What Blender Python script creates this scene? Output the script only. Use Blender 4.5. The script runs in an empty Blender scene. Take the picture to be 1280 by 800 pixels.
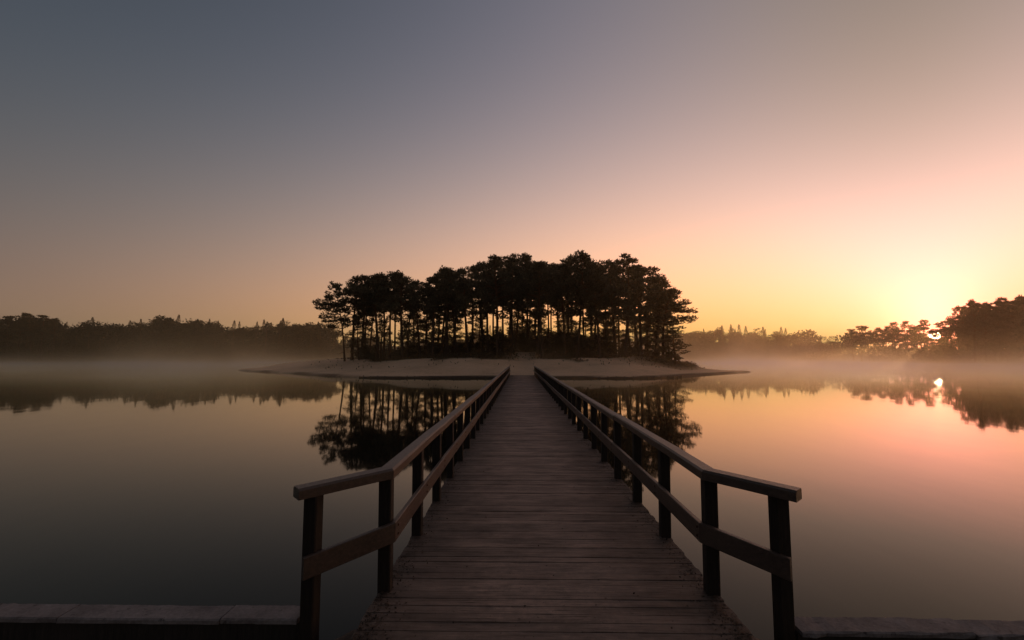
import bpy, math, random
import numpy as np
from mathutils import Vector, Matrix

R = math.radians
scene = bpy.context.scene
COL = scene.collection
rng = np.random.default_rng(7)
random.seed(7)

# ------------------------------------------------------------------ camera
CAM_Z = 1.9
FPX = 569.0            # focal length in pixels of the 1280 px wide photograph
PITCH, YAW = R(4.71), R(1.0)
cam = bpy.data.objects.new('camera', bpy.data.cameras.new('camera'))
COL.objects.link(cam)
cam.location = (0, 0, CAM_Z)
cam.rotation_euler = (R(90) + PITCH, 0, YAW)
cam.data.sensor_width = 36.0
cam.data.lens = FPX / 1280 * 36
cam.data.clip_start = 0.05
cam.data.clip_end = 6000
scene.camera = cam


def ray(u, v):
    x, y = (u - 640) / FPX, (400 - v) / FPX
    F = math.cos(PITCH) - y * math.sin(PITCH)
    U = math.sin(PITCH) + y * math.cos(PITCH)
    return x * math.cos(YAW) - F * math.sin(YAW), x * math.sin(YAW) + F * math.cos(YAW), U


def at(u, v, Y):
    """world point seen at photo pixel (u, v) standing at distance Y along the bridge"""
    d = ray(u, v)
    t = Y / d[1]
    return Vector((d[0] * t, Y, CAM_Z + d[2] * t))


def col_of(X, Y):
    """photo column in which a point near eye height at (X, Y) stands"""
    xr = X * math.cos(YAW) + Y * math.sin(YAW)
    F = -X * math.sin(YAW) + Y * math.cos(YAW)
    return 640 + FPX * xr / F


WATER_Z = -0.30

# ------------------------------------------------------------------ helpers
def tag(o, label=None, cat=None, group=None, kind=None):
    if label: o['label'] = label
    if cat: o['category'] = cat
    if group: o['group'] = group
    if kind: o['kind'] = kind
    return o


def empty(name, loc=(0, 0, 0), rz=0.0):
    o = bpy.data.objects.new(name, None)
    o.empty_display_size = 0.3
    COL.objects.link(o)
    o.location = loc
    o.rotation_euler = (0, 0, rz)
    return o


def link_mesh(name, me, parent=None):
    o = bpy.data.objects.new(name, me)
    COL.objects.link(o)
    if parent: o.parent = parent
    return o


def mesh(name, verts, faces, mat, smooth=False, attr=None):
    me = bpy.data.meshes.new(name)
    me.from_pydata([tuple(map(float, v)) for v in verts], [], [tuple(map(int, f)) for f in faces])
    if mat: me.materials.append(mat)
    if smooth:
        me.polygons.foreach_set('use_smooth', [True] * len(me.polygons))
    if attr:
        for k, vals in attr.items():
            a = me.attributes.new(k, 'FLOAT', 'POINT')
            a.data.foreach_set('value', np.asarray(vals, dtype=np.float32))
    me.update()
    return me


class MB:
    def __init__(s):
        s.v, s.f = [], []

    def add(s, vs, fs):
        n = len(s.v)
        s.v += [tuple(p) for p in vs]
        s.f += [tuple(i + n for i in f) for f in fs]

    def loft(s, rings, caps=True):
        """rings: list of equal-length closed rings of points"""
        m = len(rings[0]); n0 = len(s.v)
        for r in rings: s.v += [tuple(p) for p in r]
        for i in range(len(rings) - 1):
            for j in range(m):
                a, b = n0 + i * m + j, n0 + i * m + (j + 1) % m
                s.f.append((a, b, b + m, a + m))
        if caps:
            s.f.append(tuple(n0 + j for j in reversed(range(m))))
            e = n0 + (len(rings) - 1) * m
            s.f.append(tuple(e + j for j in range(m)))

    def tube(s, pts, rad, seg=7):
        pts = [Vector(p) for p in pts]
        rings = []
        for i, p in enumerate(pts):
            d = (pts[min(i + 1, len(pts) - 1)] - pts[max(i - 1, 0)]).normalized()
            ref = Vector((0, 0, 1)) if abs(d.z) < 0.85 else Vector((1, 0, 0))
            a = d.cross(ref).normalized(); b = d.cross(a)
            rings.append([p + (a * math.cos(t) + b * math.sin(t)) * rad[i]
                          for t in [2 * math.pi * k / seg for k in range(seg)]])
        s.loft(rings)


# ------------------------------------------------------------------ materials
def new_mat(name):
    m = bpy.data.materials.new(name)
    m.use_nodes = True
    nt = m.node_tree
    return m, nt, nt.nodes['Principled BSDF'], nt.nodes['Material Output']


def nd(nt, t, **kw):
    n = nt.nodes.new(t)
    for k, v in kw.items():
        if k in n.inputs.keys(): n.inputs[k].default_value = v
        else: setattr(n, k, v)
    return n


def lk(nt, a, b): nt.links.new(a, b)


def math_n(nt, op, a, b=None, clamp=False):
    n = nt.nodes.new('ShaderNodeMath'); n.operation = op; n.use_clamp = clamp
    for i, x in enumerate((a, b)):
        if x is None: continue
        if isinstance(x, (int, float)): n.inputs[i].default_value = x
        else: lk(nt, x, n.inputs[i])
    return n.outputs[0]


def ramp(nt, fac, stops):
    r = nt.nodes.new('ShaderNodeValToRGB')
    el = r.color_ramp.elements
    while len(el) < len(stops): el.new(0.5)
    for e, (p, c) in zip(el, stops):
        e.position = p
        e.color = (c[0], c[1], c[2], 1) if not isinstance(c, (int, float)) else (c, c, c, 1)
    if fac is not None: lk(nt, fac, r.inputs[0])
    return r.outputs[0]


def mix_c(nt, fac, a, b, mode='MIX'):
    n = nt.nodes.new('ShaderNodeMix'); n.data_type = 'RGBA'; n.blend_type = mode
    for s, x in ((n.inputs[0], fac), (n.inputs[6], a), (n.inputs[7], b)):
        if isinstance(x, (int, float)): s.default_value = x
        elif isinstance(x, (tuple, list)): s.default_value = (x[0], x[1], x[2], 1)
        else: lk(nt, x, s)
    return n.outputs[2]


def obj_coords(nt, scale=(1, 1, 1), rot=(0, 0, 0)):
    tc = nt.nodes.new('ShaderNodeTexCoord')
    mp = nt.nodes.new('ShaderNodeMapping')
    mp.inputs['Scale'].default_value = scale
    mp.inputs['Rotation'].default_value = rot
    lk(nt, tc.outputs['Object'], mp.inputs['Vector'])
    return mp.outputs[0]


def noise(nt, vec, scale, detail=3, rough=0.55, dist=0.0):
    n = nt.nodes.new('ShaderNodeTexNoise')
    n.inputs['Scale'].default_value = scale
    n.inputs['Detail'].default_value = detail
    n.inputs['Roughness'].default_value = rough
    n.inputs['Distortion'].default_value = dist
    if vec is not None: lk(nt, vec, n.inputs['Vector'])
    return n.outputs['Fac']


def bump(nt, bsdf, h, strength, dist):
    b = nt.nodes.new('ShaderNodeBump')
    b.inputs['Strength'].default_value = strength
    b.inputs['Distance'].default_value = dist
    lk(nt, h, b.inputs['Height'])
    lk(nt, b.outputs[0], bsdf.inputs['Normal'])


def wood(name, stretch, dark, mid, light, rough=0.7, use_tone=False, frost=0.0, spec=0.35):
    """weathered timber, grain running along the axis with the smallest stretch value"""
    m, nt, bs, out = new_mat(name)
    v = obj_coords(nt, stretch)
    g = noise(nt, v, 9, 6, 0.65, 0.6)
    fine = noise(nt, v, 40, 4, 0.7)
    patch = noise(nt, obj_coords(nt), 1.7, 4, 0.6)
    c = ramp(nt, g, [(0.28, dark), (0.5, mid), (0.75, light)])
    c = mix_c(nt, math_n(nt, 'MULTIPLY', fine, 0.55), c, dark)
    c = mix_c(nt, ramp(nt, patch, [(0.35, 0.0), (0.75, 0.5)]), c, light)
    if use_tone:
        at_ = nd(nt, 'ShaderNodeAttribute', attribute_name='tone')
        tone = at_.outputs['Fac']
        c = mix_c(nt, 1.0, c, ramp(nt, tone, [(0.0, 0.72), (0.5, 1.0), (1.0, 1.45)]), 'MULTIPLY')
    lk(nt, c, bs.inputs['Base Color'])
    rr = ramp(nt, fine, [(0.2, rough - 0.12), (0.8, min(1, rough + 0.15))])
    lk(nt, rr, bs.inputs['Roughness'])
    bs.inputs['Specular IOR Level'].default_value = spec
    h = math_n(nt, 'ADD', math_n(nt, 'MULTIPLY', g, 0.6), math_n(nt, 'MULTIPLY', fine, 0.5))
    bump(nt, bs, h, 0.5, 0.006)
    return m


M_DECK = wood('deck_wood', (0.3, 5, 5), (0.06, 0.041, 0.031), (0.28, 0.192, 0.15), (0.44, 0.31, 0.245), 0.7, True, spec=0.28)
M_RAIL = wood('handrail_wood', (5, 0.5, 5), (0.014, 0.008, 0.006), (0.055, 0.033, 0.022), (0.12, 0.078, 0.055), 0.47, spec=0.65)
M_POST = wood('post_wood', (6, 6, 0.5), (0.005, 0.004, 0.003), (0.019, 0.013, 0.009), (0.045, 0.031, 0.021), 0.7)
M_PILE = wood('pile_wood', (6, 6, 0.5), (0.015, 0.012, 0.010), (0.04, 0.032, 0.025), (0.07, 0.055, 0.045), 0.7)


def deck_extra():
    """sand and dirt trodden on to the deck: heavier near the landing, dark moss along both edges"""
    nt = M_DECK.node_tree; bs = nt.nodes['Principled BSDF']
    src = bs.inputs['Base Color'].links[0].from_socket
    tc = nt.nodes.new('ShaderNodeTexCoord')
    sep = nt.nodes.new('ShaderNodeSeparateXYZ'); lk(nt, tc.outputs['Object'], sep.inputs[0])
    n1 = noise(nt, tc.outputs['Object'], 5, 6, 0.7)
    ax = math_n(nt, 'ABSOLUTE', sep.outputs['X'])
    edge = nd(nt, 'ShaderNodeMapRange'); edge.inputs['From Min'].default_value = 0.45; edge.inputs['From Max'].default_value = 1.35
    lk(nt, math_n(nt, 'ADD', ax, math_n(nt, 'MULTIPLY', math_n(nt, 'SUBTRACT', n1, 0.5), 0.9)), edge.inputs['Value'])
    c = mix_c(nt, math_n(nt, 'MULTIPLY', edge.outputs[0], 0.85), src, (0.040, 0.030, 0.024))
    near = nd(nt, 'ShaderNodeMapRange'); near.inputs['From Min'].default_value = 6.0; near.inputs['From Max'].default_value = 3.2
    lk(nt, sep.outputs['Y'], near.inputs['Value'])
    n2 = noise(nt, tc.outputs['Object'], 14, 7, 0.75)
    sandm = math_n(nt, 'MULTIPLY', near.outputs[0], ramp(nt, n2, [(0.40, 0.0), (0.62, 0.85)]))
    c = mix_c(nt, sandm, c, (0.17, 0.125, 0.10))
    mpc = nt.nodes.new('ShaderNodeMapping'); mpc.inputs['Scale'].default_value = (2.2, 55, 10); lk(nt, tc.outputs['Object'], mpc.inputs['Vector'])
    crk = noise(nt, mpc.outputs[0], 1.0, 4, 0.7, 0.5)
    c = mix_c(nt, ramp(nt, crk, [(0.56, 0.0), (0.68, 0.85)]), c, (0.03, 0.021, 0.017))
    n3 = noise(nt, tc.outputs['Object'], 30, 3, 0.6)
    c = mix_c(nt, ramp(nt, n3, [(0.66, 0.0), (0.72, 0.8)]), c, (0.02, 0.015, 0.012))
    mpw = nt.nodes.new('ShaderNodeMapping'); mpw.inputs['Scale'].default_value = (0.8, 2.6, 1); lk(nt, tc.outputs['Object'], mpw.inputs['Vector'])
    blot = noise(nt, mpw.outputs[0], 1.3, 6, 0.68, 0.4)
    c = mix_c(nt, 1.0, c, ramp(nt, blot, [(0.34, 0.62), (0.5, 1.0), (0.68, 1.35)]), 'MULTIPLY')
    lk(nt, c, bs.inputs['Base Color'])


deck_extra()


def ground_mat(name, stops, scale=0.8, rough=0.95, bump_s=0.5, bump_d=0.03):
    m, nt, bs, out = new_mat(name)
    v = obj_coords(nt)
    a = noise(nt, v, scale, 6, 0.62)
    b = noise(nt, v, scale * 14, 5, 0.7)
    f = math_n(nt, 'ADD', math_n(nt, 'MULTIPLY', a, 0.65), math_n(nt, 'MULTIPLY', b, 0.35))
    lk(nt, ramp(nt, f, stops), bs.inputs['Base Color'])
    bs.inputs['Roughness'].default_value = rough
    bs.inputs['Specular IOR Level'].default_value = 0.15
    bump(nt, bs, b, bump_s, bump_d)
    return m


M_SOIL = ground_mat('dark_soil', [(0.3, (0.012, 0.009, 0.007)), (0.55, (0.03, 0.022, 0.016)), (0.75, (0.06, 0.045, 0.033))], 1.2)
M_PATH = ground_mat('path_sand', [(0.3, (0.07, 0.052, 0.04)), (0.55, (0.15, 0.11, 0.085)), (0.75, (0.22, 0.165, 0.125))], 2.5)
M_SHORE = ground_mat('far_bank', [(0.3, (0.05, 0.035, 0.022)), (0.6, (0.10, 0.07, 0.045)), (0.8, (0.16, 0.115, 0.075))], 0.15)


def island_mat():
    m, nt, bs, out = new_mat('island_sand')
    v = obj_coords(nt)
    a = noise(nt, v, 0.22, 7, 0.68)
    b = noise(nt, v, 2.2, 7, 0.75)
    f = math_n(nt, 'ADD', math_n(nt, 'MULTIPLY', a, 0.6), math_n(nt, 'MULTIPLY', b, 0.4))
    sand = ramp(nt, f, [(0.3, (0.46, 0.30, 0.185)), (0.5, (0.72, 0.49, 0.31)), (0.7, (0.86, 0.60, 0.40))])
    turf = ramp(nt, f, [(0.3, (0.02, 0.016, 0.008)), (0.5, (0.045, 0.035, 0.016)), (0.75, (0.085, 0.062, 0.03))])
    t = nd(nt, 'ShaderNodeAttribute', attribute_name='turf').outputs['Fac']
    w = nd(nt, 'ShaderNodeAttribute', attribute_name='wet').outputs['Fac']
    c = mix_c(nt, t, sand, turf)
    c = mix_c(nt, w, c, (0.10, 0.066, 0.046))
    lk(nt, c, bs.inputs['Base Color'])
    bs.inputs['Roughness'].default_value = 0.95
    bs.inputs['Specular IOR Level'].default_value = 0.15
    bump(nt, bs, b, 0.9, 0.16)
    return m


M_ISLAND = island_mat()


def leaf_mat(name, dark, light, transl=0.0):
    m, nt, bs, out = new_mat(name)
    g = nt.nodes.new('ShaderNodeNewGeometry')
    c = ramp(nt, g.outputs['Random Per Island'], [(0.0, dark), (1.0, light)])
    oi = nt.nodes.new('ShaderNodeObjectInfo')
    c = mix_c(nt, 1.0, c, ramp(nt, oi.outputs['Random'], [(0.0, 0.75), (1.0, 1.2)]), 'MULTIPLY')
    lk(nt, c, bs.inputs['Base Color'])
    bs.inputs['Roughness'].default_value = 0.75
    bs.inputs['Specular IOR Level'].default_value = 0.2
    if transl > 0:
        tr = nt.nodes.new('ShaderNodeBsdfTranslucent')
        lk(nt, c, tr.inputs['Color'])
        mx = nt.nodes.new('ShaderNodeMixShader'); mx.inputs[0].default_value = transl
        lk(nt, bs.outputs[0], mx.inputs[1]); lk(nt, tr.outputs[0], mx.inputs[2])
        lk(nt, mx.outputs[0], out.inputs['Surface'])
    return m


M_NEEDLE = leaf_mat('pine_needles', (0.060, 0.050, 0.031), (0.15, 0.122, 0.072), 0.34)
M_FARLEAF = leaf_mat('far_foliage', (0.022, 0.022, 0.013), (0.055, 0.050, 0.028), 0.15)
M_TWIG = leaf_mat('bare_twigs', (0.04, 0.028, 0.018), (0.075, 0.05, 0.03), 0.2)
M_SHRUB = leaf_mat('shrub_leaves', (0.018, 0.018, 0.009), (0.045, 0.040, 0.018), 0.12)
M_HEATH = leaf_mat('heath_blades', (0.03, 0.022, 0.011), (0.085, 0.06, 0.028), 0.1)


def bark_mat():
    m, nt, bs, out = new_mat('pine_bark')
    tc = nt.nodes.new('ShaderNodeTexCoord')
    sep = nt.nodes.new('ShaderNodeSeparateXYZ'); lk(nt, tc.outputs['Object'], sep.inputs[0])
    v = obj_coords(nt, (4, 4, 0.8))
    n = noise(nt, v, 2.2, 5, 0.7)
    low = ramp(nt, n, [(0.3, (0.022, 0.015, 0.011)), (0.7, (0.085, 0.058, 0.042))])
    high = ramp(nt, n, [(0.3, (0.07, 0.032, 0.016)), (0.7, (0.20, 0.095, 0.045))])
    hf = nd(nt, 'ShaderNodeMapRange'); hf.inputs['From Min'].default_value = 4.5; hf.inputs['From Max'].default_value = 9
    lk(nt, sep.outputs['Z'], hf.inputs['Value'])
    lk(nt, mix_c(nt, hf.outputs[0], low, high), bs.inputs['Base Color'])
    bs.inputs['Roughness'].default_value = 0.9
    bs.inputs['Specular IOR Level'].default_value = 0.15
    bump(nt, bs, n, 0.8, 0.03)
    return m


M_BARK = bark_mat()


def stone_mat():
    m, nt, bs, out = new_mat('coping_concrete')
    v = obj_coords(nt)
    a = noise(nt, v, 3.0, 6, 0.65)
    b = noise(nt, v, 38, 5, 0.7)
    f = math_n(nt, 'ADD', math_n(nt, 'MULTIPLY', a, 0.6), math_n(nt, 'MULTIPLY', b, 0.4))
    c = ramp(nt, f, [(0.28, (0.065, 0.056, 0.053)), (0.5, (0.20, 0.175, 0.168)), (0.72, (0.33, 0.295, 0.285))])
    spots = noise(nt, v, 17, 3, 0.6)
    c = mix_c(nt, ramp(nt, spots, [(0.62, 0.0), (0.72, 0.8)]), c, (0.05, 0.042, 0.036))
    lk(nt, c, bs.inputs['Base Color'])
    bs.inputs['Roughness'].default_value = 0.88
    bs.inputs['Specular IOR Level'].default_value = 0.3
    bump(nt, bs, f, 0.6, 0.012)
    return m


M_STONE = stone_mat()


def water_mat():
    m, nt, bs, out = new_mat('lake_water')
    v = obj_coords(nt, (1.0, 0.35, 1.0))
    a = noise(nt, v, 0.9, 3, 0.5)
    b = noise(nt, v, 0.12, 2, 0.5)
    h = math_n(nt, 'ADD', a, math_n(nt, 'MULTIPLY', b, 3.0))
    bp = nt.nodes.new('ShaderNodeBump'); bp.inputs['Strength'].default_value = 0.05; bp.inputs['Distance'].default_value = 0.05
    lk(nt, h, bp.inputs['Height'])
    fr = nt.nodes.new('ShaderNodeFresnel'); fr.inputs['IOR'].default_value = 1.40
    gl = nt.nodes.new('ShaderNodeBsdfGlossy'); gl.inputs['Color'].default_value = (0.975, 0.99, 0.90, 1); gl.inputs['Roughness'].default_value = 0.035
    df = nt.nodes.new('ShaderNodeBsdfDiffuse'); df.inputs['Color'].default_value = (0.006, 0.0065, 0.006, 1)
    for n_ in (fr, gl): lk(nt, bp.outputs[0], n_.inputs['Normal'])
    mx = nt.nodes.new('ShaderNodeMixShader')
    lk(nt, math_n(nt, 'MULTIPLY', math_n(nt, 'POWER', fr.outputs[0], 1.27), 1.24, True), mx.inputs[0]); lk(nt, df.outputs[0], mx.inputs[1]); lk(nt, gl.outputs[0], mx.inputs[2])
    lk(nt, mx.outputs[0], out.inputs['Surface'])
    return m


M_WATER = water_mat()

# ------------------------------------------------------------------ world: sky at sunrise
SUN_AZ, SUN_EL = R(41.88), R(2.05)
SUN_DIR = Vector((math.sin(SUN_AZ) * math.cos(SUN_EL), math.cos(SUN_AZ) * math.cos(SUN_EL), math.sin(SUN_EL)))
world = bpy.data.worlds.new('World')
scene.world = world
world.use_nodes = True
nt = world.node_tree
nt.nodes.clear()
wout = nt.nodes.new('ShaderNodeOutputWorld')
bg = nt.nodes.new('ShaderNodeBackground')
lk(nt, bg.outputs[0], wout.inputs[0])
sky = nt.nodes.new('ShaderNodeTexSky')
sky.sky_type = 'NISHITA'
sky.sun_disc = False
sky.sun_elevation = SUN_EL
sky.sun_rotation = SUN_AZ
sky.air_density = 1.2
sky.dust_density = 2.5
SKY_C = [[1.1947, 0.5601, -0.4057], [-4.7035, -4.1552, -3.5242], [1.9409, 1.7971, 1.7623], [3.1973, 2.3713, 3.2944], [-4.1712, -3.4046, -4.1362], [-2.1721, -0.7504, 0.1375], [-2.7056, -2.7753, -4.5223], [1.2063, 1.0095, 2.191], [1.2094, 1.2746, 2.851], [1.3987, 0.9644, 0.8405], [0.9555, 0.8199, 1.02], [0.021, -0.4772, -1.0363], [-0.374, 0.3111, 0.0072]]
geo = nt.nodes.new('ShaderNodeTexCoord')
nrm = nt.nodes.new('ShaderNodeVectorMath'); nrm.operation = 'NORMALIZE'
lk(nt, geo.outputs['Generated'], nrm.inputs[0])
sp = nt.nodes.new('ShaderNodeSeparateXYZ'); lk(nt, nrm.outputs[0], sp.inputs[0])
X_, Y_, Z_ = sp.outputs
mm = lambda op, a, b=None, c=False: math_n(nt, op, a, b, c)
zc = mm('MINIMUM', mm('MAXIMUM', Z_, 0.0), math.sin(R(60)))
e = mm('MULTIPLY', mm('ARCSINE', zc), 180 / math.pi / 40)
xs = mm('SUBTRACT', mm('MULTIPLY', X_, math.cos(SUN_AZ)), mm('MULTIPLY', Y_, math.sin(SUN_AZ)))
ys = mm('ADD', mm('MULTIPLY', X_, math.sin(SUN_AZ)), mm('MULTIPLY', Y_, math.cos(SUN_AZ)))
u_ = mm('MULTIPLY', mm('ARCTAN2', xs, ys), 180 / math.pi / 60)
u_ = mm('SQRT', mm('ADD', mm('MULTIPLY', u_, u_), (8 / 60) ** 2))
u_ = mm('MINIMUM', u_, 110 / 60)
dt = nt.nodes.new('ShaderNodeVectorMath'); dt.operation = 'DOT_PRODUCT'
lk(nt, nrm.outputs[0], dt.inputs[0]); dt.inputs[1].default_value = SUN_DIR
ang = mm('MULTIPLY', mm('ARCCOSINE', mm('MINIMUM', mm('MAXIMUM', dt.outputs['Value'], -1.0), 1.0)), 180 / math.pi)
ex = lambda s: mm('EXPONENT', s)
h5 = ex(mm('MULTIPLY', e, -5.0))
h12 = ex(mm('MULTIPLY', e, -12.0))
gl = ex(mm('MULTIPLY', ang, -1 / 14.0))
e2 = mm('MULTIPLY', e, e); u2 = mm('MULTIPLY', u_, u_); eu = mm('MULTIPLY', e, u_)
terms = [None, e, e2, u_, u2, eu, h5, mm('MULTIPLY', h5, u_), gl, mm('MULTIPLY', eu, u_), mm('MULTIPLY', u2, u_),
         mm('MULTIPLY', e2, u_), h12]
acc = None
for c, t in zip(SKY_C, terms):
    if t is None:
        n = nt.nodes.new('ShaderNodeCombineXYZ')
        for i in range(3): n.inputs[i].default_value = c[i]
        acc = n.outputs[0]; continue
    n = nt.nodes.new('ShaderNodeVectorMath'); n.operation = 'SCALE'
    n.inputs[0].default_value = c; lk(nt, t, n.inputs['Scale'])
    a = nt.nodes.new('ShaderNodeVectorMath'); a.operation = 'ADD'
    lk(nt, acc, a.inputs[0]); lk(nt, n.outputs[0], a.inputs[1]); acc = a.outputs[0]
s3 = nt.nodes.new('ShaderNodeSeparateXYZ'); lk(nt, acc, s3.inputs[0])
cmb = nt.nodes.new('ShaderNodeCombineXYZ')
for i in range(3):
    q_ = ex(mm('MINIMUM', s3.outputs[i], 1.2))
    if i == 0:      # the red of the glow keeps rising where a photograph clips
        q_ = mm('ADD', q_, mm('MULTIPLY', mm('MAXIMUM', mm('SUBTRACT', q_, 0.97), 0.0), 0.85))
    lk(nt, q_, cmb.inputs[i])


def vadd(a, b, op='ADD'):
    n = nt.nodes.new('ShaderNodeVectorMath'); n.operation = op
    for i, x in enumerate((a, b)):
        if isinstance(x, tuple): n.inputs[i].default_value = x
        else: lk(nt, x, n.inputs[i])
    return n.outputs[0]


def vscale(v, s):
    n = nt.nodes.new('ShaderNodeVectorMath'); n.operation = 'SCALE'
    if isinstance(v, tuple): n.inputs[0].default_value = v
    else: lk(nt, v, n.inputs[0])
    if isinstance(s, (int, float)): n.inputs['Scale'].default_value = s
    else: lk(nt, s, n.inputs['Scale'])
    return n.outputs[0]


# aureole and the disc of the sun itself
boost = vadd(vscale((0.25, -0.03, -0.08), ex(mm('MULTIPLY', mm('MULTIPLY', ang, ang), -1 / 9.0 ** 2))), (1.0, 1.0, 1.0))
aure = vscale((2.6, 0.30, 0.15), ex(mm('MULTIPLY', mm('MULTIPLY', ang, ang), -1 / 3.8 ** 2)))
disc = vscale((11.0, 8.0, 4.0), mm('LESS_THAN', ang, 0.42))
tot = vadd(vadd(vadd(cmb.outputs[0], boost, 'MULTIPLY'), vscale(sky.outputs[0], 0.003)), vadd(aure, disc))
lk(nt, tot, bg.inputs['Color'])
bg.inputs['Strength'].default_value = 1.0
world.cycles.sampling_method = 'MANUAL'
world.cycles.sample_map_resolution = 2048

sun = bpy.data.objects.new('sun', bpy.data.lights.new('sun', 'SUN'))
COL.objects.link(sun)
sun.data.energy = 0.7
sun.data.angle = R(0.53)
sun.data.color = (1.0, 0.50, 0.20)
sun.rotation_euler = SUN_DIR.to_track_quat('Z', 'Y').to_euler()
sun.location = SUN_DIR * 300

# ------------------------------------------------------------------ setting: water, banks, island
wv = [(-2500, -400, WATER_Z), (2500, -400, WATER_Z), (2500, 2500, WATER_Z), (-2500, 2500, WATER_Z)]
tag(link_mesh('water', mesh('water', wv, [(0, 1, 2, 3)], M_WATER)), kind='structure')

# far bank round the lake, as a strip following the waterline
SHORE = [(-330, -60), (-290, 40), (-262, 130), (-240, 185), (-205, 205), (-150, 214), (-90, 222), (-30, 232), (30, 236), (85, 234),
         (125, 228), (148, 210), (155, 185), (157, 165), (158, 142), (163, 110), (175, 50), (190, -60)]


def resample(poly, n):
    p = np.array(poly, float)
    d = np.r_[0, np.cumsum(np.hypot(*np.diff(p, axis=0).T))]
    s = np.linspace(0, d[-1], n)
    return np.c_[np.interp(s, d, p[:, 0]), np.interp(s, d, p[:, 1])], d[-1]


SH, SHLEN = resample(SHORE, 400)
for _ in range(6): SH[1:-1] = 0.25 * SH[:-2] + 0.5 * SH[1:-1] + 0.25 * SH[2:]
tg = np.gradient(SH, axis=0); tg /= np.hypot(tg[:, 0], tg[:, 1])[:, None]
SN = np.c_[-tg[:, 1], tg[:, 0]]                     # points away from the lake
wob = np.convolve(rng.normal(size=440), np.ones(9) / 9, 'same')[:400] * 2.2
offs = [(-2, -0.6), (0, -0.28), (1.2, 0.15), (4, 0.4), (14, 0.9), (45, 1.8), (160, 3.0), (1500, 8)]
V, F = [], []
for i in range(400):
    for o_, z_ in offs:
        w_ = wob[i] * (1 if o_ < 10 else 0)
        V.append((SH[i, 0] + SN[i, 0] * (o_ + w_), SH[i, 1] + SN[i, 1] * (o_ + w_), z_ + (rng.normal() * 0.06 if o_ > 0.5 else 0)))
k = len(offs)
for i in range(399):
    for j in range(k - 1): F.append((i * k + j, (i + 1) * k + j, (i + 1) * k + j + 1, i * k + j + 1))
tag(link_mesh('far_shore_terrain', mesh('far_shore_terrain', V, F, M_SHORE, True)), kind='structure')

# the island: a height field inside a hand-drawn outline
OUT = [(-50.5, 84), (-43, 73), (-30, 62.5), (-22, 54), (-16, 49.8), (-8, 48.6), (-2, 48.9), (0.3, 49.4), (3, 49.2), (8, 48.5), (13, 48.4), (17.5, 50.2),
       (24, 57), (31, 64.5), (37.8, 70.0), (35, 72.5), (31, 76), (29.5, 84), (30, 97), (20, 110), (4, 116), (-14, 114), (-30, 108), (-40, 99), (-44, 92)]
OP = np.array(OUT, float)
OP[:, 0] -= 0.03 * OP[:, 1] - 0.3


def smooth_closed(p, it):
    for _ in range(it):
        q = np.empty((len(p) * 2, 2)); nx = np.roll(p, -1, 0)
        q[0::2] = 0.75 * p + 0.25 * nx; q[1::2] = 0.25 * p + 0.75 * nx
        p = q
    return p


OPS = smooth_closed(OP, 2)


XI = 0.22


def inside_dist(P):
    a = OPS; b = np.roll(OPS, -1, 0)
    d = np.full(len(P), 1e9)
    ins = np.zeros(len(P), bool)
    for p, q in zip(a, b):
        e_ = q - p
        t = np.clip(((P - p) @ e_) / (e_ @ e_), 0, 1)
        d = np.minimum(d, np.hypot(*(P - p - t[:, None] * e_).T))
        c = ((p[1] > P[:, 1]) != (q[1] > P[:, 1]))
        xx = (q[0] - p[0]) * (P[:, 1] - p[1]) / (q[1] - p[1] + 1e-12) + p[0]
        ins ^= c & (P[:, 0] < xx)
    return np.where(ins, d, -d)


NZ = rng.normal(size=(64, 64))
for _ in range(2): NZ = (NZ + np.roll(NZ, 1, 0) + np.roll(NZ, 1, 1) + np.roll(NZ, (1, 1), (0, 1))) / 2


def vnoise(x, y, s):
    x = np.asarray(x) / s; y = np.asarray(y) / s
    i = np.floor(x).astype(int); j = np.floor(y).astype(int)
    fx = x - i; fy = y - j
    fx = fx * fx * (3 - 2 * fx); fy = fy * fy * (3 - 2 * fy)
    g = lambda a, b: NZ[a % 64, b % 64]
    return (g(i, j) * (1 - fx) + g(i + 1, j) * fx) * (1 - fy) + (g(i, j + 1) * (1 - fx) + g(i + 1, j + 1) * fx) * fy


def island_h(P):
    P = np.atleast_2d(np.asarray(P, float))
    d = inside_dist(P)
    x, y = P[:, 0], P[:, 1]
    sm = lambda a, b, t: (lambda q: q * q * (3 - 2 * q))(np.clip((t - a) / (b - a), 0, 1))
    z = -0.30 + 0.22 * sm(-0.1, 0.45, d) + 0.16 * sm(0.4, 5, d) + 1.70 * sm(2.5, 14.5, d) + 1.0 * sm(13, 29, d)
    z = np.where(d < 0, -0.30 + d * 0.35, z)
    z += np.clip(d / 8, 0, 1) * (0.07 * vnoise(x, y, 2.1) + 0.14 * vnoise(x + 40, y, 6.5))
    # steeper bank at the right-hand corner
    z += 0.55 * sm(5.0, 6.6, d + 0.8 * vnoise(x, y, 4)) * sm(12, 20, x) * sm(90, 70, y)
    # sunken sandy path running on from the bridge
    pw = np.exp(-((x - XI - 0.02 * (y - 50)) / 1.5) ** 2) * sm(54, 60, y)
    z -= 0.25 * pw
    lp = np.exp(-((x - XI) / 2.0) ** 4) * (1 - sm(50.5, 55, y)) * (d > 0)
    z = z * (1 - lp) + (-0.03) * lp
    return z, d


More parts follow.
